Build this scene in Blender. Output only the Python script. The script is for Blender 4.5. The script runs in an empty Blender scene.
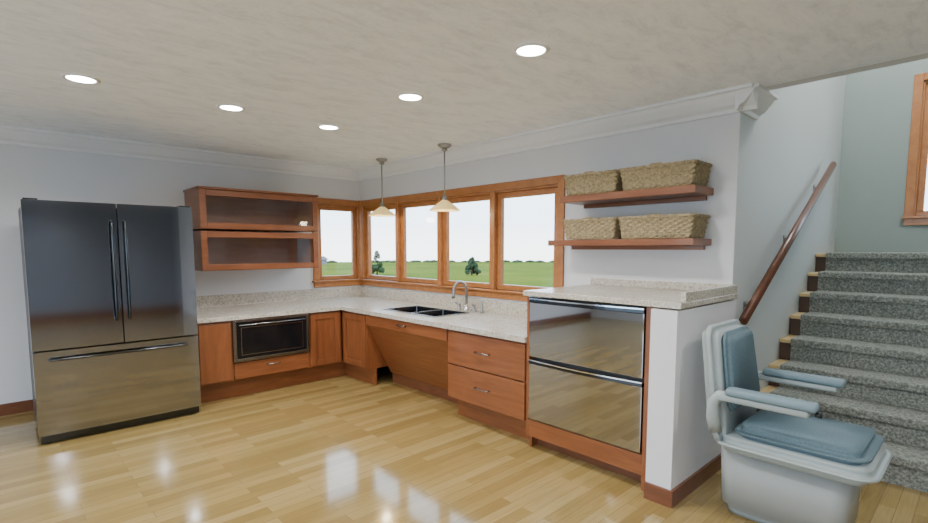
import bpy, bmesh, math, random
from mathutils import Vector, Matrix
random.seed(4)
S=bpy.context.scene
COL=bpy.context.collection
# ------------------------------------------------------------- materials
def newmat(name):
    m=bpy.data.materials.new(name);m.use_nodes=True
    nt=m.node_tree;b=nt.nodes['Principled BSDF'];return m,nt,b
def simple(name,col,rough=.5,metal=0,coat=0,emis=None,es=0,spec=.5):
    m,nt,b=newmat(name)
    b.inputs['Base Color'].default_value=(*col,1);b.inputs['Roughness'].default_value=rough
    b.inputs['Metallic'].default_value=metal;b.inputs['Coat Weight'].default_value=coat
    b.inputs['Specular IOR Level'].default_value=spec
    if emis:
        b.inputs['Emission Color'].default_value=(*emis,1);b.inputs['Emission Strength'].default_value=es
    return m
def coords(nt,scale=(1,1,1),rot=(0,0,0)):
    tc=nt.nodes.new('ShaderNodeTexCoord');mp=nt.nodes.new('ShaderNodeMapping')
    mp.inputs['Scale'].default_value=scale;mp.inputs['Rotation'].default_value=rot
    nt.links.new(tc.outputs['Object'],mp.inputs['Vector']);return mp.outputs['Vector']
def ramp(nt,fac,stops):
    r=nt.nodes.new('ShaderNodeValToRGB');e=r.color_ramp.elements
    while len(e)<len(stops):e.new(.5)
    for i,(p,c) in enumerate(stops):e[i].position=p;e[i].color=(*c,1)
    nt.links.new(fac,r.inputs['Fac']);return r.outputs['Color']
def noise(nt,vec,scale,detail=4,rough=.5,dist=0):
    n=nt.nodes.new('ShaderNodeTexNoise');n.inputs['Scale'].default_value=scale
    n.inputs['Detail'].default_value=detail;n.inputs['Roughness'].default_value=rough
    n.inputs['Distortion'].default_value=dist
    nt.links.new(vec,n.inputs['Vector']);return n.outputs['Fac']
def bump(nt,b,h,strength,dist=.01):
    bp=nt.nodes.new('ShaderNodeBump');bp.inputs['Strength'].default_value=strength;bp.inputs['Distance'].default_value=dist
    nt.links.new(h,bp.inputs['Height']);nt.links.new(bp.outputs['Normal'],b.inputs['Normal'])
def wood(name,c1,c2,scale=(6,6,1),rough=.35,coat=.2):
    m,nt,b=newmat(name);v=coords(nt,scale)
    n=noise(nt,v,3.0,6,.6,.6)
    c=ramp(nt,n,[(.3,c1),(.72,c2)]);nt.links.new(c,b.inputs['Base Color'])
    b.inputs['Roughness'].default_value=rough;b.inputs['Coat Weight'].default_value=coat
    bump(nt,b,n,.05);return m
W1=(.165,.050,.016);W2=(.26,.088,.030)
M_wood=wood('cherry_wood_vertical',W1,W2,(7,7,.8))
M_woodh=wood('cherry_wood_horizontal',W1,W2,(.8,.8,9))
M_woodw=wood('window_wood',(.31,.112,.030),(.43,.175,.055),(4,4,4))
M_woodd=wood('dark_trim_wood',(.12,.040,.018),(.18,.063,.027),(3,3,9))
M_rail=wood('handrail_wood',(.09,.030,.014),(.15,.052,.024),(3,3,9))
M_inner=wood('cabinet_interior_wood',(.24,.125,.09),(.32,.175,.13),(1,1,6),.5)
M_tread=wood('tread_wood',(.50,.36,.16),(.62,.46,.23),(3,3,3))
M_wall=simple('wall_paint',(.65,.645,.655),.7)
M_wallside=simple('stair_side_paint',(.53,.555,.545),.6)
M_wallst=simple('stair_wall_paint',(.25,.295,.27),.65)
M_wallback=simple('back_room_paint',(.50,.51,.54),.7)
M_walldark=simple('rear_wall_blue_grey_paint',(.19,.21,.25),.7)
M_trim=simple('white_trim',(.78,.78,.78),.45)
M_black=simple('black_plastic',(.01,.01,.012),.25)
M_dark=simple('dark_gap',(.02,.02,.02),.6)
M_chrome=simple('chrome',(.75,.76,.78),.1,1)
M_nickel=simple('brushed_nickel',(.36,.36,.35),.28,1)
M_steel=simple('sink_steel',(.10,.10,.11),.22,1)
M_handle=simple('black_steel_handle',(.06,.065,.07),.18,1)
M_pull=simple('cabinet_pull_metal',(.30,.31,.32),.25,1)
M_ss=simple('dark_stainless',(.37,.38,.405),.08,1)
M_ssb=simple('bright_stainless',(.45,.46,.475),.04,1)
M_mwglass=simple('microwave_glass',(.008,.008,.009),.09,0,0,spec=.35)
M_mwbody=simple('microwave_steel',(.26,.25,.24),.25,1)
M_grey=simple('stairlift_shell',(.31,.35,.345),.4)
M_grey2=simple('stairlift_body',(.32,.335,.32),.45)
M_shade=simple('shade_glass',(.70,.52,.22),.3,0,0,(1,.70,.25),.55)
M_lamp=simple('lamp_emitter',(1,1,1),.5,0,0,(1,.98,.95),30)
M_bounce=simple('bounce_slab_white',(.80,.80,.80),.9)  # pale surface for the added slab that reflects daylight indoors
# ceiling
m,nt,b=newmat('ceiling_texture');M_ceil=m
v=coords(nt,(1,2.6,1),(0,0,.35));n=noise(nt,v,4.0,12,.78,.5)
nt.links.new(ramp(nt,n,[(.34,(.74,.765,.80)),(.5,(.89,.915,.945)),(.64,(.96,.975,.99))]),b.inputs['Base Color'])
b.inputs['Roughness'].default_value=.75
n2=noise(nt,coords(nt,(8,20,8)),3,5,.6);bump(nt,b,n2,.3,.012)
# floor
m,nt,b=newmat('maple_floor');M_floor=m
v=coords(nt,(1,1,1))
br=nt.nodes.new('ShaderNodeTexBrick');nt.links.new(v,br.inputs['Vector'])
br.inputs['Scale'].default_value=1;br.inputs['Brick Width'].default_value=.75;br.inputs['Row Height'].default_value=.075
br.inputs['Mortar Size'].default_value=.0015;br.inputs['Mortar Smooth'].default_value=.3
br.offset=.37;br.offset_frequency=2
br.inputs['Color1'].default_value=(0,0,0,1);br.inputs['Color2'].default_value=(1,1,1,1);br.inputs['Mortar'].default_value=(.3,.3,.3,1)
pc=ramp(nt,br.outputs['Color'],[(0,(.265,.18,.060)),(.5,(.325,.228,.082)),(1,(.39,.285,.118))])
g=noise(nt,coords(nt,(1.5,22,1)),3,6,.6,.5)
gc=ramp(nt,g,[(.25,(.80,.78,.72)),(.75,(1.05,1.05,1.05))])
mx=nt.nodes.new('ShaderNodeMix');mx.data_type='RGBA';mx.blend_type='MULTIPLY';mx.inputs[0].default_value=1
nt.links.new(pc,mx.inputs[6]);nt.links.new(gc,mx.inputs[7])
mx2=nt.nodes.new('ShaderNodeMix');mx2.data_type='RGBA';nt.links.new(br.outputs['Fac'],mx2.inputs[0])
nt.links.new(mx.outputs[2],mx2.inputs[6]);mx2.inputs[7].default_value=(.18,.12,.048,1)
nt.links.new(mx2.outputs[2],b.inputs['Base Color'])
b.inputs['Roughness'].default_value=.12;b.inputs['Coat Weight'].default_value=.25;b.inputs['Coat Roughness'].default_value=.05
# granite
m,nt,b=newmat('speckled_countertop');M_gran=m
v=coords(nt)
n=noise(nt,v,70,3,.7);n3=noise(nt,v,9,4,.6)
c1=ramp(nt,n,[(.30,(.22,.18,.13)),(.46,(.50,.46,.385)),(.62,(.60,.565,.50)),(.74,(.76,.74,.70))])
c2=ramp(nt,n3,[(.3,(.88,.86,.82)),(.7,(1,1,1))])
mx=nt.nodes.new('ShaderNodeMix');mx.data_type='RGBA';mx.blend_type='MULTIPLY';mx.inputs[0].default_value=1
nt.links.new(c1,mx.inputs[6]);nt.links.new(c2,mx.inputs[7]);nt.links.new(mx.outputs[2],b.inputs['Base Color'])
b.inputs['Roughness'].default_value=.22
# carpet
m,nt,b=newmat('berber_carpet');M_carpet=m
v=coords(nt)
vo=nt.nodes.new('ShaderNodeTexVoronoi');vo.inputs['Scale'].default_value=70;nt.links.new(v,vo.inputs['Vector'])
n=noise(nt,v,62,3,.7)
c=ramp(nt,n,[(.33,(.10,.108,.092)),(.5,(.19,.202,.178)),(.66,(.33,.345,.31))]);nt.links.new(c,b.inputs['Base Color'])
b.inputs['Roughness'].default_value=.95;bump(nt,b,vo.outputs['Distance'],.5,.008)
# blue upholstery
m,nt,b=newmat('blue_upholstery');M_blue=m
n=noise(nt,coords(nt),120,3,.6)
nt.links.new(ramp(nt,n,[(.3,(.07,.118,.142)),(.7,(.112,.17,.198))]),b.inputs['Base Color']);b.inputs['Roughness'].default_value=.7
M_bluel=simple('arm_pad_vinyl',(.145,.21,.24),.5)
# wicker
m,nt,b=newmat('wicker');M_wick=m
n=noise(nt,coords(nt),60,3,.6)
nt.links.new(ramp(nt,n,[(.3,(.17,.125,.06)),(.7,(.42,.335,.19))]),b.inputs['Base Color']);b.inputs['Roughness'].default_value=.7
# glass pane
m=bpy.data.materials.new('window_glass');m.use_nodes=True;nt=m.node_tree;nt.nodes.clear();M_glass=m
o=nt.nodes.new('ShaderNodeOutputMaterial');mi=nt.nodes.new('ShaderNodeMixShader');t=nt.nodes.new('ShaderNodeBsdfTransparent');gl=nt.nodes.new('ShaderNodeBsdfGlossy')
gl.inputs['Roughness'].default_value=.02;mi.inputs[0].default_value=.03
nt.links.new(t.outputs[0],mi.inputs[1]);nt.links.new(gl.outputs[0],mi.inputs[2]);nt.links.new(mi.outputs[0],o.inputs[0])
# grass / foliage
m,nt,b=newmat('grass');M_grass=m
n=noise(nt,coords(nt),.10,6,.6);nt.links.new(ramp(nt,n,[(.3,(.055,.088,.003)),(.55,(.105,.13,.006)),(.75,(.17,.165,.02))]),b.inputs['Base Color']);b.inputs['Roughness'].default_value=1;b.inputs['Specular IOR Level'].default_value=.05
M_leaf=simple('foliage',(.014,.034,.008),.9)
M_bark=simple('bark',(.08,.05,.03),.9)
M_house=simple('hazy_house_siding',(.16,.175,.20),.8);M_roof=simple('hazy_house_roof',(.08,.09,.11),.8)  # distance haze is mixed into both house colours
# ------------------------------------------------------------- mesh helpers
def empty(name):
    e=bpy.data.objects.new(name,None);COL.objects.link(e);return e
def fin(name,bm,mat,parent=None,smooth=False):
    me=bpy.data.meshes.new(name);bmesh.ops.recalc_face_normals(bm,faces=bm.faces[:]);bm.to_mesh(me);bm.free()
    if mat:me.materials.append(mat)
    if smooth:
        for p in me.polygons:p.use_smooth=True
    ob=bpy.data.objects.new(name,me);COL.objects.link(ob)
    if parent:ob.parent=parent
    return ob
def addbox(bm,lo,hi,bev=0,seg=2):
    lo,hi=[min(a,b) for a,b in zip(lo,hi)],[max(a,b) for a,b in zip(lo,hi)]
    r=bmesh.ops.create_cube(bm,size=1);vs=r['verts']
    for v in vs:v.co=Vector([(lo[i]+hi[i])/2+v.co[i]*(hi[i]-lo[i]) for i in range(3)])
    if bev:
        es=list({e for v in vs for e in v.link_edges})
        bmesh.ops.bevel(bm,geom=es,offset=min(bev,.49*min(hi[i]-lo[i] for i in range(3))),segments=seg,affect='EDGES',profile=.5)
def box(name,lo,hi,mat,parent=None,bev=0,seg=2,smooth=False):
    bm=bmesh.new();addbox(bm,lo,hi,bev,seg);return fin(name,bm,mat,parent,smooth)
def boxes(name,L,mat,parent=None,bev=0):
    bm=bmesh.new()
    for lo,hi in L:addbox(bm,lo,hi,bev)
    return fin(name,bm,mat,parent)
def prism(name,pts,axis,a,b,mat,parent=None,bev=0,seg=2,smooth=False,xf=None):
    bm=bmesh.new();oth=[i for i in range(3) if i!=axis]
    def mk(val):
        L=[]
        for p in pts:
            c=[0,0,0];c[oth[0]]=p[0];c[oth[1]]=p[1];c[axis]=val;L.append(bm.verts.new(c))
        return L
    A=mk(a);B=mk(b);n=len(pts)
    bm.faces.new(A);bm.faces.new(B[::-1])
    for i in range(n):bm.faces.new((A[i],A[(i+1)%n],B[(i+1)%n],B[i]))
    bmesh.ops.recalc_face_normals(bm,faces=bm.faces[:])
    if bev:bmesh.ops.bevel(bm,geom=[e for e in bm.edges if (e.verts[0] in A)==(e.verts[1] in A)],offset=bev,segments=seg,affect='EDGES')
    if xf:
        for v in bm.verts:v.co=xf(v.co)
    return fin(name,bm,mat,parent,smooth)
def tube(name,pts,rad,mat,parent=None,seg=12,flat=1.0):
    pts=[Vector(p) for p in pts];bm=bmesh.new();rings=[]
    up=Vector((0,0,1))
    t0=(pts[1]-pts[0]).normalized()
    nrm=t0.orthogonal().normalized() if abs(t0.z)>.95 else t0.cross(up).normalized()
    rr=list(rad) if isinstance(rad,(list,tuple)) else [rad]
    rr=rr+[rr[-1]]*(len(pts)-len(rr))
    for i,p in enumerate(pts):
        if i==0:t=pts[1]-pts[0]
        elif i==len(pts)-1:t=pts[-1]-pts[-2]
        else:t=(pts[i+1]-pts[i]).normalized()+(pts[i]-pts[i-1]).normalized()
        t.normalize();nrm=(nrm-t*nrm.dot(t)).normalized();bn=t.cross(nrm)
        rings.append([bm.verts.new(p+(nrm*math.cos(2*math.pi*k/seg)+bn*flat*math.sin(2*math.pi*k/seg))*rr[i]) for k in range(seg)])
    for a,b_ in zip(rings,rings[1:]):
        for k in range(seg):bm.faces.new((a[k],a[(k+1)%seg],b_[(k+1)%seg],b_[k]))
    bm.faces.new(rings[0]);bm.faces.new(rings[-1][::-1])
    return fin(name,bm,mat,parent,True)
def lathe(name,prof,c,mat,parent=None,seg=40):
    bm=bmesh.new();R=[]
    for r,z in prof:
        R.append([bm.verts.new((c[0]+r*math.cos(2*math.pi*k/seg),c[1]+r*math.sin(2*math.pi*k/seg),c[2]+z)) for k in range(seg)])
    for a,b_ in zip(R,R[1:]):
        for k in range(seg):bm.faces.new((a[k],a[(k+1)%seg],b_[(k+1)%seg],b_[k]))
    bmesh.ops.remove_doubles(bm,verts=bm.verts[:],dist=1e-5)
    return fin(name,bm,mat,parent,True)
# ------------------------------------------------------------- room shell
HC=2.436;YE=-4.58
XL,YB=-7.2,-9.2
box('floor',(XL-.15,YB-.15,-.12),(3.2,.15,0),M_floor)
box('ceiling',(XL,YB,HC),(.02,0,HC+.22),M_ceil)
boxes('wall_left',[((XL,0,0),(-.62,.14,HC)),((-.62,0,0),(0.12,.14,1.03)),((-.62,0,1.98),(.12,.14,HC)),((-.04,0,1.03),(.12,.14,1.98))],M_wall)
boxes('wall_window',[((0,YE,0),(.12,-3.17,HC)),((0,-3.17,0),(.12,0,1.03)),((0,-3.17,1.98),(.12,0,HC)),((0,-.05,1.03),(.12,0,1.98))],M_wall)
box('wall_stair_side',(0.12,YE,0),(3.0,YE+.14,4.6),M_wallside)
box('wall_end_cap',(0.0,YE-.0015,0),(.13,YE,4.6),M_wallside)
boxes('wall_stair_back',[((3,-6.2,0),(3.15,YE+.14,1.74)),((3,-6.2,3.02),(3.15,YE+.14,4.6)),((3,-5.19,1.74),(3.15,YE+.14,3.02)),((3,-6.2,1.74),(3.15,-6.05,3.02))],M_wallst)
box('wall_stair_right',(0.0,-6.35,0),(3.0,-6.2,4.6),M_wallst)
box('wall_stair_header',(0.02,-6.2,HC),(.12,YE,4.6),M_wall)
box('ceiling_stairwell',(0.02,-6.35,4.6),(3.15,YE+.14,4.7),M_ceil)
box('wall_right',(0.0,YB,0),(.14,-6.35,HC),M_wall)
box('wall_rear',(XL,YB-.14,0),(0.14,YB,HC),M_walldark)
box('baseboard_rear',(XL,YB,0),(0,YB+.016,.14),M_woodd)
boxes('wall_far_left',[((XL-.14,YB-.14,0),(XL,.14,.12)),((XL-.14,YB-.14,2.3),(XL,.14,HC)),((XL-.14,YB-.14,.12),(XL,-8.6,2.3)),((XL-.14,-5.5,.12),(XL,-5.2,2.3)),((XL-.14,-1.2,.12),(XL,.14,2.3))],M_wallback)  # unseen wall, its wide openings added to let daylight in
box('wall_half',(-.89,YE-.03,0),(0,-4.462,1.095),M_wall)
k_=1.25
cp=[(0,0),(0,-.105),(.014,-.105),(.02,-.088),(.045,-.072),(.075,-.038),(.088,-.018),(.104,-.015),(.104,0)]
cp=[(a*k_,c*k_) for a,c in cp]
prism('trim_1',[(-d,HC+z) for d,z in cp],0,XL,0,M_trim)
prism('trim_2',[(-d,HC+z) for d,z in cp],1,0,YE-.10,M_trim)
prism('trim_3',[(YE-d,HC+z) for d,z in cp],0,-.10,.30,M_trim)
box('baseboard_left',(XL,-.016,0),(-3.36,-.001,.10),M_woodd)
bb=boxes('baseboard_half_wall',[((-.905,YE-.045,0),(-.89,-4.462,.095)),((-.89,YE-.045,0),(.30,YE-.03,.095))],M_woodd)
# ------------------------------------------------------------- windows
def win(name,fixed,lo,hi,z0,z1,edges,axis,outsign,caslo,cashi):
    e=empty(name);fa=1-axis
    def bx(n,a0,a1,d0,d1,zz0,zz1,mat,bev=.004):
        l=[0,0,zz0];h=[0,0,zz1];l[axis]=a0;h[axis]=a1;l[fa]=fixed+d0*outsign;h[fa]=fixed+d1*outsign
        box(n,l,h,mat,e,bev)
    cz0,cz1=z0-.085,z1+.07
    if caslo:bx('casing_start',lo-.07,lo,-.022,0,cz0,cz1,M_woodw)
    if cashi:bx('casing_end',hi,hi+.07,-.022,0,cz0,cz1,M_woodw)
    bx('casing_head',lo,hi,-.022,0,z1,cz1,M_woodw)
    bx('casing_apron',lo-(.07 if caslo else 0),hi+(.07 if cashi else 0),-.02,0,cz0,z0-.02,M_woodw)
    bx('sill_stool',lo-(.09 if caslo else 0),hi+(.09 if cashi else 0),-.045,.08,z0-.02,z0,M_woodw)
    bx('jamb_head',lo,hi,0,.12,z1-.02,z1,M_woodw)
    bx('jamb_start',lo,lo+.015,0,.12,z0,z1,M_woodw);bx('jamb_end',hi-.015,hi,0,.12,z0,z1,M_woodw)
    for i,(a,b_) in enumerate(edges):
        fr=.052
        if i>0:
            bx('mullion_%d'%i,a-.028,a+.028,-.015,.11,z0,z1,M_woodw)
        aa,bb_=a+(.028 if i>0 else .015),b_-(.028 if i<len(edges)-1 else .015)
        bx('sash_%d_top'%i,aa,bb_,.03,.075,z1-.02-fr,z1-.02,M_woodw);bx('sash_%d_bottom'%i,aa,bb_,.03,.075,z0,z0+fr,M_woodw)
        bx('sash_%d_side_a'%i,aa,aa+fr,.03,.075,z0+fr,z1-.02-fr,M_woodw);bx('sash_%d_side_b'%i,bb_-fr,bb_,.03,.075,z0+fr,z1-.02-fr,M_woodw)
        bx('glass_%d'%i,aa+fr,bb_-fr,.05,.054,z0+fr,z1-.02-fr,M_glass,0)
    return e
Z0,Z1=1.03,1.98
win('window_1',0,-.62,-.04,Z0,Z1,[(-.62,-.04)],0,1,True,False)
win('window_2',0,-3.17,-.05,Z0,Z1,[(-3.17,-2.40),(-2.40,-1.60),(-1.60,-.82),(-.82,-.05)],1,1,True,False)
box('trim_4',(-.04,-.05,.945),(-.0005,-.0005,2.05),M_woodw)
win('window_3',3,-6.05,-5.19,1.74,3.02,[(-6.05,-5.19)],1,1,True,True)
# ------------------------------------------------------------- refrigerator
e=empty('refrigerator')
FX0,FX1,FY=-3.393,-2.319,-1.132;mid=-2.845
box('cabinet_body',(FX0+.008,FY+.09,.06),(FX1-.008,-.30,1.745),simple('fridge_side',(.06,.063,.07),.4,.6),e,.006)
def door(name,x0,x1,z0,z1,mat=M_ss):
    n=10;pts=[]
    for i in range(n+1):
        t=i/n;x=x0+(x1-x0)*t;pts.append((x,FY-.006*math.sin(math.pi*t)+.004))
    pts+= [(x1,FY+.075),(x0,FY+.075)]
    prism(name,pts,2,z0,z1,mat,e,0)
door('door_left',FX0,mid-.004,.70,1.772);door('door_right',mid+.004,FX1,.70,1.772)
door('freezer_drawer',FX0,FX1,.075,.688)
box('toe_grille',(FX0+.01,FY+.03,.012),(FX1-.01,FY+.09,.07),M_handle,e,.004)
for i,x in enumerate((FX0+.06,FX1-.06)):lathe('foot_%d'%i,[(0,0),(.022,0),(.022,.06),(0,.06)],(x,FY+.08,0),M_black,e,16)
for i,x in enumerate((FX0+.05,FX1-.05)):box('hinge_cap_%d'%i,(x-.04,FY+.02,1.77),(x+.04,FY+.12,1.785),M_black,e,.004)
for i,x in enumerate((mid-.042,mid+.042)):
    L=[(x,FY+.0,.88),(x,FY-.030,.885),(x,FY-.042,.91)]+[(x,FY-.044-.010*math.sin(math.pi*k/8),.91+.70*k/8) for k in range(1,8)]+[(x,FY-.042,1.61),(x,FY-.030,1.635),(x,FY,1.64)]
    tube('door_handle_%d'%i,L,.0085,M_handle,e)
L=[(FX0+.09,FY,.63),(FX0+.095,FY-.03,.63),(FX0+.12,FY-.042,.63)]+[(FX0+.12+.834*k/8,FY-.042-.010*math.sin(math.pi*k/8),.63) for k in range(1,8)]+[(FX1-.12,FY-.042,.63),(FX1-.095,FY-.03,.63),(FX1-.09,FY,.63)]
tube('drawer_handle',L,.0085,M_handle,e)
# ------------------------------------------------------------- cabinets
def shaker(pref,e,plane,axis,a0,a1,z0,z1,mat=M_wood,fr=.06,th=.02,panel=True):
    fa=1-axis
    def bx(n,p0,p1,d0,d1,q0,q1,m):
        l=[0,0,q0];h=[0,0,q1];l[axis]=p0;h[axis]=p1;l[fa]=plane-d0;h[fa]=plane-d1
        return box(n,l,h,m,e,.003)
    bx(pref+'_stile_a',a0,a0+fr,0,th,z0,z1,mat);bx(pref+'_stile_b',a1-fr,a1,0,th,z0,z1,mat)
    bx(pref+'_rail_bottom',a0+fr,a1-fr,0,th,z0,z0+fr,mat);bx(pref+'_rail_top',a0+fr,a1-fr,0,th,z1-fr,z1,mat)
    if panel:bx(pref+'_panel',a0+fr,a1-fr,0,th*.45,z0+fr,z1-fr,mat)
def pull(name,e,x,y0,y1,z,mat=M_pull):
    L=[(x,y0,z),(x-.022,y0+.002*(1 if y1>y0 else -1),z)]+[(x-.026-.005*math.sin(math.pi*k/6),y0+(y1-y0)*(.06+.88*k/6),z) for k in range(7)]+[(x-.022,y1,z),(x,y1,z)]
    tube(name,L,.0055,mat,e,8)
UX0,UX1,UY=-2.085,-.868,-.50
def wallcab(name,z0,z1,top=False):
    e=empty(name);t=.02
    boxes('carcass',[((UX0,UY+.02,z0),(UX0+t,-.002,z1)),((UX1-t,UY+.02,z0),(UX1,-.002,z1)),((UX0+t,UY+.02,z0),(UX1-t,-.002,z0+t)),((UX0+t,UY+.02,z1-t),(UX1-t,-.002,z1))],M_woodh,e)
    box('back_panel',(UX0+t,-.02,z0+t),(UX1-t,-.004,z1-t),M_inner,e)
    boxes('interior_lining',[((UX0+t,UY+.03,z0+t),(UX1-t,-.02,z0+t+.004)),((UX0+t,UY+.03,z1-t-.004),(UX1-t,-.02,z1-t)),((UX0+t,UY+.03,z0+t),(UX0+t+.004,-.02,z1-t)),((UX1-t-.004,UY+.03,z0+t),(UX1-t,-.02,z1-t))],M_inner,e)
    shaker('door',e,UY+.02,0,UX0,UX1,z0+.004,z1-.004,M_woodh,.058,.022,False)
    box('door_glass',(UX0+.055,UY+.006,z0+.06),(UX1-.055,UY+.010,z1-.06),M_glass,e)
    if top:box('cap_moulding',(UX0-.012,UY-.015,z1),(UX1+.012,-.002,z1+.022),M_woodh,e,.004)
    return e
wallcab('wall_cabinet',1.21,1.60);wallcab('wall_cabinet',1.62,2.005,True)
HL=.806;CT=.04;CB=HL-CT
e=empty('base_cabinet')
LY=-.93;LX0=-2.29
boxes('carcass',[((LX0,-.88,.18),(-1.985,-.004,CB)),((-1.205,-.88,.18),(-.86,-.004,CB)),((-1.985,-.88,.18),(-1.205,-.004,.36)),((-1.985,-.30,.36),(-1.205,-.004,CB)),((-1.985,-.88,.758),(-1.205,-.004,CB))],M_wood,e)
boxes('face_frame',[((LX0,-.91,.18),(-1.965,-.88,CB)),((-1.225,-.91,.18),(-.83,-.88,CB)),((-1.965,-.91,.745),(-1.225,-.88,CB))],M_wood,e)
box('filler_panel',(LX0+.03,-.93,.20),(-1.985,-.91,.745),M_wood,e,.003)
box('drawer_front',(-1.965,-.93,.195),(-1.225,-.88,.352),M_woodh,e,.004)
shaker('door',e,-.91,0,-1.195,-.855,.195,.745)
box('toe_kick',(LX0,-.80,0),(-.72,-.78,.18),M_woodh,e)
L=[(-1.66,-.93,.30)]+[(-1.65+.11*k/6,-.955-.006*math.sin(math.pi*k/6),.30) for k in range(7)]+[(-1.53,-.93,.30)]
tube('drawer_pull',L,.0055,M_pull,e,8)
RX=-.83
shY=-1.40
boxes('corner_carcass',[((-.78,-.93,.18),(-.004,-.004,CB-.003)),((-.78,shY,.18),(-.004,-.93,CB-.003))],M_wood,e)
box('corner_frame',(-.81,shY,.18),(-.78,-.90,CB-.003),M_wood,e)
shaker('corner_door',e,-.81,1,-1.385,-.945,.195,.745)
box('toe_kick_corner',(-.72,shY,0),(-.70,-.80,.18),M_woodh,e)
e=empty('microwave_oven')
box('oven_body',(-1.955,-.90,.37),(-1.235,-.33,.74),M_mwbody,e)
mx0,mx1,mz0,mz1=-1.972,-1.218,.362,.757
boxes('trim_frame',[((mx0,-.95,mz0),(mx0+.03,-.905,mz1)),((mx1-.03,-.95,mz0),(mx1,-.905,mz1)),((mx0+.03,-.95,mz0),(mx1-.03,-.905,mz0+.03)),((mx0+.03,-.95,mz1-.02),(mx1-.03,-.905,mz1))],M_mwbody,e,.003)
box('door_glass',(mx0+.03,-.945,mz0+.03),(mx1-.03,-.91,mz1-.02),M_mwglass,e,.003)
boxes('door_window_frame',[((mx0+.07,-.949,mz0+.06),(mx1-.07,-.944,mz0+.066)),((mx0+.07,-.949,mz1-.075),(mx1-.07,-.944,mz1-.069)),((mx0+.07,-.949,mz0+.066),(mx0+.076,-.944,mz1-.075)),((mx1-.076,-.949,mz0+.066),(mx1-.07,-.944,mz1-.075))],M_mwbody,e)
tube('door_handle',[(mx0+.05,-.945,mz1-.045),(mx0+.055,-.97,mz1-.045),(mx1-.055,-.97,mz1-.045),(mx1-.05,-.945,mz1-.045)],.006,M_mwbody,e,10)
e=empty('sink_base_cabinet')
box('apron_front',(-.83,-2.655,.655),(-.79,shY-.003,CB-.003),M_woodh,e,.003)
prism('knee_panel',[(-.815,.655),(-.79,.655),(-.50,.11),(-.525,.11)],1,-2.655,shY-.003,M_woodh,e)
box('toe_kick',(-.505,-2.655,0),(-.485,shY-.003,.13),M_woodd,e)
pull('false_drawer_pull',e,-.83,-2.09,-1.97,.715)
e=empty('drawer_cabinet')
box('carcass',(-.79,-3.52,.18),(-.004,-2.66,CB-.003),M_wood,e)
boxes('face_frame',[((-.81,-3.52,.18),(-.791,-2.66,CB-.003))],M_wood,e)
box('drawer_front_upper',(-.832,-3.505,.478),(-.81,-2.675,.748),M_woodh,e,.004)
box('drawer_front_lower',(-.832,-3.505,.19),(-.81,-2.675,.468),M_woodh,e,.004)
pull('drawer_pull_upper',e,-.832,-3.16,-3.01,.62);pull('drawer_pull_lower',e,-.832,-3.16,-3.01,.335)
box('toe_kick',(-.70,-3.52,0),(-.68,-2.66,.18),M_woodh,e)
box('cabinet_side',(-.68,-2.68,.0),(-.1,-2.66,.18),M_wood,e)
HR=1.139
e=empty('dishwasher_cabinet')
boxes('carcass',[((-.79,-3.545,0),(-.004,-3.522,HR-.042)),((-.83,-4.46,.0),(-.004,-4.405,HR-.042)),((-.15,-4.405,.1),(-.004,-3.545,HR-.042))],M_wood,e)
box('stile_start',(-.83,-3.545,.09),(-.80,-3.522,HR-.042),M_wood,e)
box('bottom_rail',(-.83,-4.405,.09),(-.78,-3.545,.215),M_woodh,e,.003)
box('toe_kick',(-.73,-4.405,0),(-.71,-3.545,.09),M_woodd,e)
e=empty('drawer_dishwasher')
D0,D1=-4.398,-3.552
box('tub_body',(-.80,D0+.005,.225),(-.17,D1-.005,HR-.046),M_dark,e)
n=14
for nm,z0,z1 in(('upper',.675,1.088),('lower',.226,.655)):
    box('drawer_front_'+nm,(-.842,D0,z0),(-.80,D1,z1-.03),M_ssb,e,.004)
    P=[(-.80,D0)]+[(-.846-.026*math.sin(math.pi*k/n),D0+(D1-D0)*k/n) for k in range(n+1)]+[(-.80,D1)]
    prism('handle_lip_'+nm,P,2,z1-.028,z1-.008,M_handle,e,0)
    P=[(-.80,D0)]+[(-.848-.028*math.sin(math.pi*k/n),D0+(D1-D0)*k/n) for k in range(n+1)]+[(-.80,D1)]
    prism('handle_trim_'+nm,P,2,z1-.008,z1,M_chrome,e,0)
box('control_strip',(-.838,D0,1.089),(-.80,D1,HR-.044),M_black,e)
# ------------------------------------------------------------- countertops
e=empty('countertop')
sx0,sx1,sy0,sy1=-.66,-.24,-2.30,-1.50
ys=-3.52
boxes('slab',[((-2.30,-.95,CB),(-.85,-.003,HL)),((-.85,-.95,CB),(-.003,-.003,HL)),((-.85,sy1,CB),(-.003,-.95,HL)),((-.85,ys,CB),(-.003,sy0,HL)),((-.85,sy0,CB),(sx0,sy1,HL)),((sx1,sy0,CB),(-.003,sy1,HL))],M_gran,e)
boxes('backsplash',[((-2.30,-.022,HL),(-.003,-.003,.925)),((-.022,ys,HL),(-.003,-.022,.925))],M_gran,e)
e=empty('raised_countertop')
box('slab',(-.87,-4.62,HR-.035),(-.003,-3.515,HR),M_gran,e,.004)
boxes('curb',[((-.80,-4.615,HR),(-.003,-4.585,HR+.055)),((-.022,-4.585,HR),(-.003,-3.515,HR+.055))],M_gran,e,.003)
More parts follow.
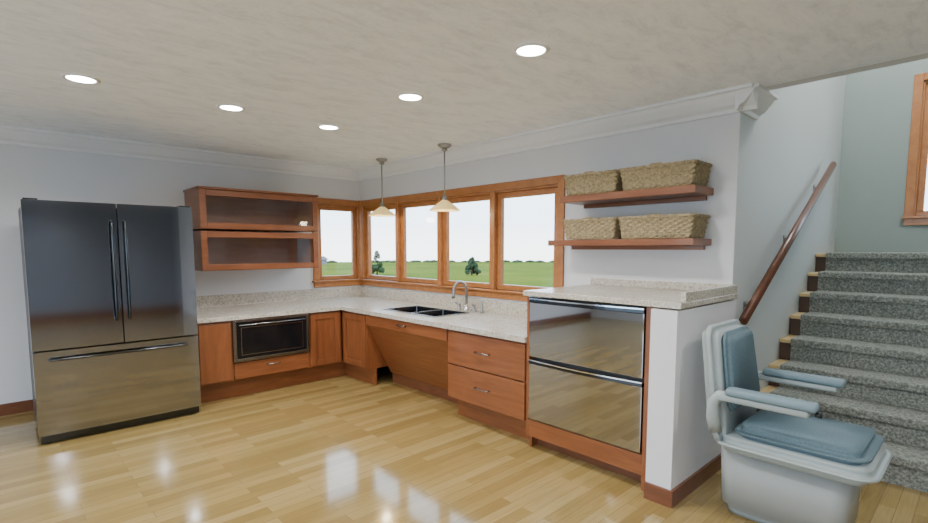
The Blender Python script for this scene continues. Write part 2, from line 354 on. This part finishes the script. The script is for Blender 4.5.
# ------------------------------------------------------------- sink and faucet
e=empty('kitchen_sink')
def bowl(nm,y0,y1):
    bm=bmesh.new();x0,x1=sx0+.008,sx1-.008;d=.02
    top=[(x0,y0),(x1,y0),(x1,y1),(x0,y1)];bot=[(x0+d,y0+d),(x1-d,y0+d),(x1-d,y1-d),(x0+d,y1-d)]
    T=[bm.verts.new((a,b_,HL)) for a,b_ in top];B=[bm.verts.new((a,b_,HL-.19)) for a,b_ in bot]
    for i in range(4):bm.faces.new((T[i],T[(i+1)%4],B[(i+1)%4],B[i]))
    bm.faces.new(B)
    bmesh.ops.bevel(bm,geom=[ed for ed in bm.edges if not(ed.verts[0] in T and ed.verts[1] in T)],offset=.02,segments=3,affect='EDGES')
    fin(nm,bm,M_steel,e,False)
    lathe(nm+'_drain',[(0,.004),(.035,.004),(.04,0)],((x0+x1)/2,(y0+y1)/2,HL-.188),M_chrome,e,20)
ym=-1.93
bowl('bowl_large',ym+.012,sy1-.008);bowl('bowl_small',sy0+.008,ym-.012)
boxes('rim',[((sx0-.015,sy0-.015,HL),(sx0+.010,sy1+.015,HL+.006)),((sx1-.010,sy0-.015,HL),(sx1+.015,sy1+.015,HL+.006)),((sx0+.010,sy0-.015,HL),(sx1-.010,sy0+.010,HL+.006)),((sx0+.010,sy1-.010,HL),(sx1-.010,sy1+.015,HL+.006)),((sx0+.010,ym-.012,HL-.01),(sx1-.010,ym+.012,HL+.004))],M_pull,e)
e=empty('kitchen_faucet')
fx,fy=-.13,-2.16
lathe('base',[(0,0),(.032,0),(.032,.012),(.022,.03),(.015,.06),(0,.06)],(fx,fy,HL),M_chrome,e,24)
tube('gooseneck',[(fx,fy,HL+.03),(fx,fy,HL+.21)]+[(fx-.085+.085*math.cos(math.radians(a)),fy,HL+.21+.085*math.sin(math.radians(a))) for a in range(10,181,17)]+[(fx-.171,fy,HL+.17),(fx-.172,fy,HL+.14)],[.014]*13+[.018,.018],M_nickel,e)
for i,dy in enumerate((.11,-.11)):
    lathe('valve_%d'%i,[(0,0),(.026,0),(.026,.01),(.017,.025),(.017,.055),(.02,.065),(0,.075)],(fx,fy+dy,HL),M_nickel,e,20)
    tube('lever_%d'%i,[(fx,fy+dy,HL+.06),(fx-.03,fy+dy*1.15,HL+.075),(fx-.07,fy+dy*1.3,HL+.085)],[.009,.008,.006],M_nickel,e,8)
lathe('side_sprayer',[(0,0),(.022,0),(.022,.01),(.014,.03),(.012,.08),(.017,.10),(.015,.125),(0,.13)],(fx,fy-.22,HL),M_nickel,e,20)
# ------------------------------------------------------------- shelves, baskets
for i,(z,t) in enumerate(((1.785,.05),(1.452,.045))):
    e=empty('wall_shelf');y1=-3.40 if i==0 else -3.29
    box('board',(-.30,-4.44,z),(-.003,y1,z+t),M_woodh,e,.004)
    box('cleat',(-.03,-4.40,z-.03),(-.003,y1-.04,z-.0005),M_woodh,e,.002)
def basket(x0,x1,y0,y1,z,h):
    e=empty('wicker_basket')
    cx,cy=(x0+x1)/2,(y0+y1)/2;hx,hy=(x1-x0)/2,(y1-y0)/2
    def even(n,s,off):
        w=hx*s;l=hy*s;tot=4*(w+l);pts=[]
        for k in range(n):
            d=tot*(k+.5)/n
            if d<2*w:p=(-w+d,-l);nn=(0,-1)
            elif d<2*w+2*l:p=(w,-l+d-2*w);nn=(1,0)
            elif d<4*w+2*l:p=(w-(d-2*w-2*l),l);nn=(0,1)
            else:p=(-w,l-(d-4*w-2*l));nn=(-1,0)
            o=off(k);pts.append((cx+p[0]+nn[0]*o,cy+p[1]+nn[1]*o))
        return pts
    n,rows=96,9;bm=bmesh.new();prev=None
    for j in range(rows*2+1):
        t=j/(rows*2);s=.90+.09*t
        row=j//2
        amp=.005 if j%2 else .0005
        P=even(n,s,lambda k:(amp*(1 if ((k//2)+row)%2 else -1)))
        R=[bm.verts.new((p[0],p[1],z+.004+(h-.012)*t)) for p in P]
        if prev:
            for k in range(n):bm.faces.new((prev[k],prev[(k+1)%n],R[(k+1)%n],R[k]))
        else:bm.faces.new(R)
        prev=R
    inn=[bm.verts.new((cx+(v.co.x-cx)*.95,cy+(v.co.y-cy)*.95,v.co.z)) for v in prev]
    low=[bm.verts.new((cx+(v.co.x-cx)*.93,cy+(v.co.y-cy)*.93,z+.02)) for v in prev]
    for k in range(n):
        bm.faces.new((prev[k],prev[(k+1)%n],inn[(k+1)%n],inn[k]));bm.faces.new((inn[k],inn[(k+1)%n],low[(k+1)%n],low[k]))
    bm.faces.new(low)
    fin('woven_body',bm,M_wick,e,False)
    for q in range(2):
        w,l=hx*.99,hy*.99;L=[]
        cor=[(-w,-l),(w,-l),(w,l),(-w,l),(-w,-l)]
        for a,b_ in zip(cor,cor[1:]):
            m=max(4,int(math.dist(a,b_)/.02))
            for k in range(m):
                t=k/m;ph=(len(L)*1.1+q*math.pi);L.append((cx+a[0]+(b_[0]-a[0])*t,cy+a[1]+(b_[1]-a[1])*t,z+h-.006+.004*math.sin(ph)))
        L.append(L[0]);tube('rim_strand_%d'%q,L,.0075,M_wick,e,6)
    for q,xx in enumerate((x0-.002,x1+.002)):
        tube('handle_%d'%q,[(xx,cy-.06,z+h-.03),(xx,cy-.055,z+h-.004),(xx,cy-.03,z+h+.006),(xx,cy+.03,z+h+.006),(xx,cy+.055,z+h-.004),(xx,cy+.06,z+h-.03)],.006,M_wick,e,8)
for z in (1.8355,1.4975):
    basket(-.285,-.03,-3.88,-3.42,z,.155);basket(-.285,-.03,-4.43,-3.90,z,.155)
# ------------------------------------------------------------- lights
def rlight(x,y,p=16):
    e=empty('recessed_light')
    lathe('trim_ring',[(.070,.0),(.074,-.006),(.090,-.006),(.096,0)],(x,y,HC-.001),M_trim,e)
    lathe('lens',[(0,-.003),(.071,-.003),(.071,-.0005)],(x,y,HC-.001),M_lamp,e)
    ld=bpy.data.lights.new('downlight_lamp','SPOT');ld.energy=p;ld.spot_size=math.radians(164);ld.spot_blend=.6;ld.shadow_soft_size=.07;ld.color=(1,.98,.955)
    lo=bpy.data.objects.new('downlight_lamp',ld);lo.location=(x,y,HC-.03);COL.objects.link(lo);lo.parent=e
for x,y in((-3.11,-1.98),(-2.25,-1.95),(-1.46,-1.90),(-1.47,-3.03),(-1.50,-4.08)):rlight(x,y,66)
for x,y in((-3.1,-4.1),(-4.7,-4.1),(-4.7,-2.0),(-3.1,-6.2),(-1.5,-6.2),(-4.7,-6.2),(-6.2,-4.1),(-3.1,-8.0)):rlight(x,y,66)  # extra downlights out of view, added to brighten the room
for i,(x,y) in enumerate(((-.30,-.95),(-.30,-2.03))):
    e=empty('pendant_light')
    lathe('canopy',[(0,0),(.065,0),(.066,-.012),(.045,-.03),(.012,-.042),(0,-.042)],(x,y,HC),M_nickel,e)
    lathe('canopy_collar',[(0,-.042),(.028,-.042),(.03,-.055),(.01,-.07),(0,-.07)],(x,y,HC),M_nickel,e)
    tube('stem',[(x,y,HC-.06),(x,y,1.93)],.007,M_nickel,e,10)
    lathe('shade_holder',[(0,.0),(.012,0),(.022,-.02),(.028,-.05),(.034,-.065),(0,-.065)],(x,y,1.955),M_nickel,e)
    lathe('glass_shade',[(.030,.10),(.045,.088),(.075,.066),(.11,.040),(.14,.016),(.152,0),(.149,-.001),(.136,.013),(.106,.036),(.072,.061),(.042,.083),(.028,.094)],(x,y,1.80),M_shade,e)
    lathe('bulb',[(0,.02),(.02,.025),(.03,.045),(.022,.07),(.014,.09),(0,.09)],(x,y,1.80),simple('bulb_glow',(1,1,1),.5,0,0,(1,.85,.6),6),e,20)
    ld=bpy.data.lights.new('pendant_lamp','POINT');ld.energy=5;ld.shadow_soft_size=.05;ld.color=(1,.86,.62)
    lo=bpy.data.objects.new('pendant_lamp',ld);lo.location=(x,y,1.79);COL.objects.link(lo);lo.parent=e
e=empty('stairwell_fill_light')  # unseen fixture added to light the stairwell
lathe('dome',[(0,-.10),(.08,-.09),(.14,-.05),(.16,0)],(1.5,-5.4,4.6),simple('fill_dome_glow',(1,1,1),.5,0,0,(1,.97,.92),6),e)
ld=bpy.data.lights.new('stairwell_fill_lamp','POINT');ld.energy=150;ld.shadow_soft_size=.15
lo=bpy.data.objects.new('stairwell_fill_lamp',ld);lo.location=(1.5,-5.4,4.4);COL.objects.link(lo);lo.parent=e
# ------------------------------------------------------------- staircase
e=empty('staircase')
RUN=.26;RISE=.1725
def xk(k):return 2.2-RUN*(8-k)
Yw=YE-.003;Yc=YE-.085;Yr=-6.19
bmt=bmesh.new();bmr=bmesh.new();bmc=bmesh.new()
for k in range(1,9):
    x=xk(k);z=RISE*k;xb=xk(k)+RUN if k<8 else 2.995
    addbox(bmt,(x-.025,Yr,z-.03),(xb,Yw,z),.006)
    addbox(bmr,(x,Yr,0),(xb,Yw,z-.03))
    addbox(bmc,(x-.04,Yr+.005,z-.045),(xb+.002,Yc,z+.014),.012,3)
    addbox(bmc,(x-.014,Yr+.005,RISE*(k-1)+(.012 if k>1 else .0)),(x+.0,Yc,z-.02))
fin('wood_treads',bmt,M_tread,e);fin('wood_risers',bmr,simple('dark_riser',(.07,.035,.02),.5),e);fin('carpet_runner',bmc,M_carpet,e)
e=empty('stair_handrail')
yr=YE-.085
x0_,z0_,x1_,z1_=-.02,.965,2.24,2.212
tube('rail',[(x0_,yr,z0_),(x1_,yr,z1_)],.027,M_rail,e,16,1.3)
for i,t in enumerate((.12,.5,.88)):
    bx_,bz_=x0_+(x1_-x0_)*t,z0_+(z1_-z0_)*t
    tube('bracket_%d'%i,[(bx_,YE-.001,bz_-.08),(bx_,yr+.02,bz_-.075),(bx_,yr,bz_-.025)],.007,M_nickel,e,8)
    box('bracket_plate_%d'%i,(bx_-.02,YE-.008,bz_-.11),(bx_+.02,YE-.001,bz_-.05),M_nickel,e,.003)
# ------------------------------------------------------------- stairlift chair
e=empty('stairlift_chair')
cx=-.65
def rb(name,lo,hi,mat,bev,seg=5):return box(name,lo,hi,mat,e,bev,seg,True)
def taper(co,z0=0,z1=.42,s0=.94,s1=1.0,c=(-.53,-5.07)):
    t=(co.z-z0)/(z1-z0);s=s0+(s1-s0)*t;return Vector((c[0]+(co.x-c[0])*s,c[1]+(co.y-c[1])*s,co.z))
def rrect(x0,x1,y0,y1,r,n=6):
    P=[]
    for cx_,cy_,a0 in((x1-r,y1-r,0),(x0+r,y1-r,90),(x0+r,y0+r,180),(x1-r,y0+r,270)):
        for k in range(n+1):
            a=math.radians(a0+90*k/n);P.append((cx_+r*math.cos(a),cy_+r*math.sin(a)))
    return P
prism('drive_housing',rrect(-.78,-.36,-5.38,-4.80,.075),2,.04,.40,M_grey2,e,.03,3,True,lambda c:taper(c,0,.40,.94,1.0))
prism('housing_base',rrect(-.72,-.37,-5.30,-4.84,.05),2,0,.06,M_grey,e,.01,2,True)
prism('swivel_neck',rrect(-.76,-.44,-5.24,-4.86,.08),2,.38,.45,M_grey,e,.01,2,True)
prism('seat_shell',rrect(-.93,-.37,-5.50,-4.80,.10),2,.40,.485,M_grey,e,.036,4,True,lambda c:taper(c,.40,.485,.93,1.0,(cx,-5.1)))
prism('seat_cushion',rrect(-.90,-.40,-5.45,-4.90,.09),2,.475,.55,M_blue,e,.032,4,True)
def lean(c):return Vector((c.x,c.y+(c.z-.45)*.14,c.z))
def backout(w0,w1,z0,z1,r=.07,n=6):
    P=[(cx+w0*.9,z0),(cx+w0,z0+.05)]
    P+=[(cx+w1-r+r*math.cos(math.radians(a)),z1-r+r*math.sin(math.radians(a))) for a in range(0,91,15)]
    P+=[(cx-w1+r+r*math.cos(math.radians(a)),z1-r+r*math.sin(math.radians(a))) for a in range(90,181,15)]
    P+=[(cx-w0,z0+.05),(cx-w0*.9,z0)];return P
prism('backrest_shell',backout(.27,.235,.44,1.03),1,-4.885,-4.80,M_grey,e,.030,4,True,lean)
prism('backrest_cushion',backout(.215,.195,.60,1.00,.06),1,-4.93,-4.88,M_blue,e,.02,3,True,lean)
for i,sx in enumerate((-1,1)):
    ax=cx+sx*.29
    tube('arm_support_%d'%i,[(cx+sx*.24,-4.83,.50),(ax,-4.83,.58),(ax,-4.83,.66),(ax,-4.86,.70),(ax,-4.92,.705)],[.031,.031,.029,.027,.022],M_grey,e,14)
    rb('arm_frame_%d'%i,(ax-.026,-5.24,.678),(ax+.026,-4.85,.712),M_grey,.012)
    rb('arm_pad_%d'%i,(ax-.037,-5.27,.708),(ax+.037,-4.89,.750),M_bluel,.018)
tube('control_toggle',[(cx-.29,-5.26,.70),(cx-.29,-5.285,.70)],.012,M_black,e,10)
# ------------------------------------------------------------- exterior
bm=bmesh.new();bmesh.ops.create_circle(bm,cap_ends=True,radius=104,segments=96)
for v in bm.verts:v.co=Vector((v.co.x-3.5,v.co.y-5.8,-1.4))
fin('lawn_ground',bm,M_grass)
box('light_bounce_slab',(-19,-19,-.9),(-7.36,4,-.15),M_bounce)  # unseen slab added outside to bounce daylight up to the ceiling
def tree(x,y,h,w):
    e=empty('evergreen_tree')
    tube('trunk',[(x,y,-1.4),(x,y,-1.4+h*.4)],.09,M_bark,e,8)
    bm=bmesh.new()
    for i in range(34):
        t=random.random()**.8;r=w*(1-t)*.9+.1;a=random.random()*6.28
        q=bmesh.ops.create_icosphere(bm,subdivisions=2,radius=.10*w+.18*w*(1-t)*random.random()+.06)
        for v in q['verts']:
            v.co=v.co*(1+random.uniform(-.3,.3))+Vector((x+r*.55*math.cos(a),y+r*.55*math.sin(a),-1.4+h*(.15+.85*t)))
    fin('foliage_mass',bm,M_leaf,e)
tree(25.5,38.4,2.4,1.0);tree(32.7,31.6,1.8,1.2)
e=empty('distant_hedgerow')
bm=bmesh.new()
for i in range(110):
    a=math.radians(30+60*random.random());d=99+3*random.random()
    q=bmesh.ops.create_icosphere(bm,subdivisions=1,radius=.3+.35*random.random())
    for v in q['verts']:v.co=Vector((v.co.x*2,v.co.y*2,v.co.z*.7))+Vector((-3.5+d*math.cos(a),-5.8+d*math.sin(a),-1.35))
fin('hedge_bushes',bm,M_leaf,e)
for i,(a,d) in enumerate(((75.5,87),(72.5,90),(67.5,91),(63.5,90))):
    a=math.radians(a);hx_,hy_=-3.5+d*math.cos(a),-5.8+d*math.sin(a);e=empty('distant_house')
    w=1.2+random.random()*.8
    box('siding',(hx_-w,hy_-1.5,-1.4),(hx_+w,hy_+1.5,-.6),M_house,e)
    prism('roof',[(hy_-1.8,-.6),(hy_+1.8,-.6),(hy_,.0)],0,hx_-w-.3,hx_+w+.3,M_roof,e)
# ------------------------------------------------------------- world
w=bpy.data.worlds.new('sky');S.world=w;w.use_nodes=True;nt=w.node_tree;bg=nt.nodes['Background']
tc=nt.nodes.new('ShaderNodeTexCoord');sp=nt.nodes.new('ShaderNodeSeparateXYZ');nt.links.new(tc.outputs['Generated'],sp.inputs[0])
c=ramp(nt,sp.outputs['Z'],[(0,(.80,.84,.86)),(.04,(.66,.76,.86)),(.16,(.60,.76,.94)),(.8,(.50,.70,.97))])
nt.links.new(c,bg.inputs['Color']);bg.inputs['Strength'].default_value=6.5
# ------------------------------------------------------------- camera
cd=bpy.data.cameras.new('camera');co=bpy.data.objects.new('camera',cd);COL.objects.link(co)
f=498;yw=math.radians(46.77);pt=math.radians(5.03)
cd.sensor_fit='HORIZONTAL';cd.sensor_width=36;cd.lens=36*f/928
cd.shift_y=(291.8-261.5)/928
cd.clip_start=.05;cd.clip_end=500
fw=Vector((math.cos(yw)*math.cos(pt),math.sin(yw)*math.cos(pt),-math.sin(pt)))
r=Vector((math.sin(yw),-math.cos(yw),0));up=r.cross(fw)
co.matrix_world=Matrix(((r.x,up.x,-fw.x,-3.546),(r.y,up.y,-fw.y,-5.76),(r.z,up.z,-fw.z,1.435),(0,0,0,1)))
S.camera=co
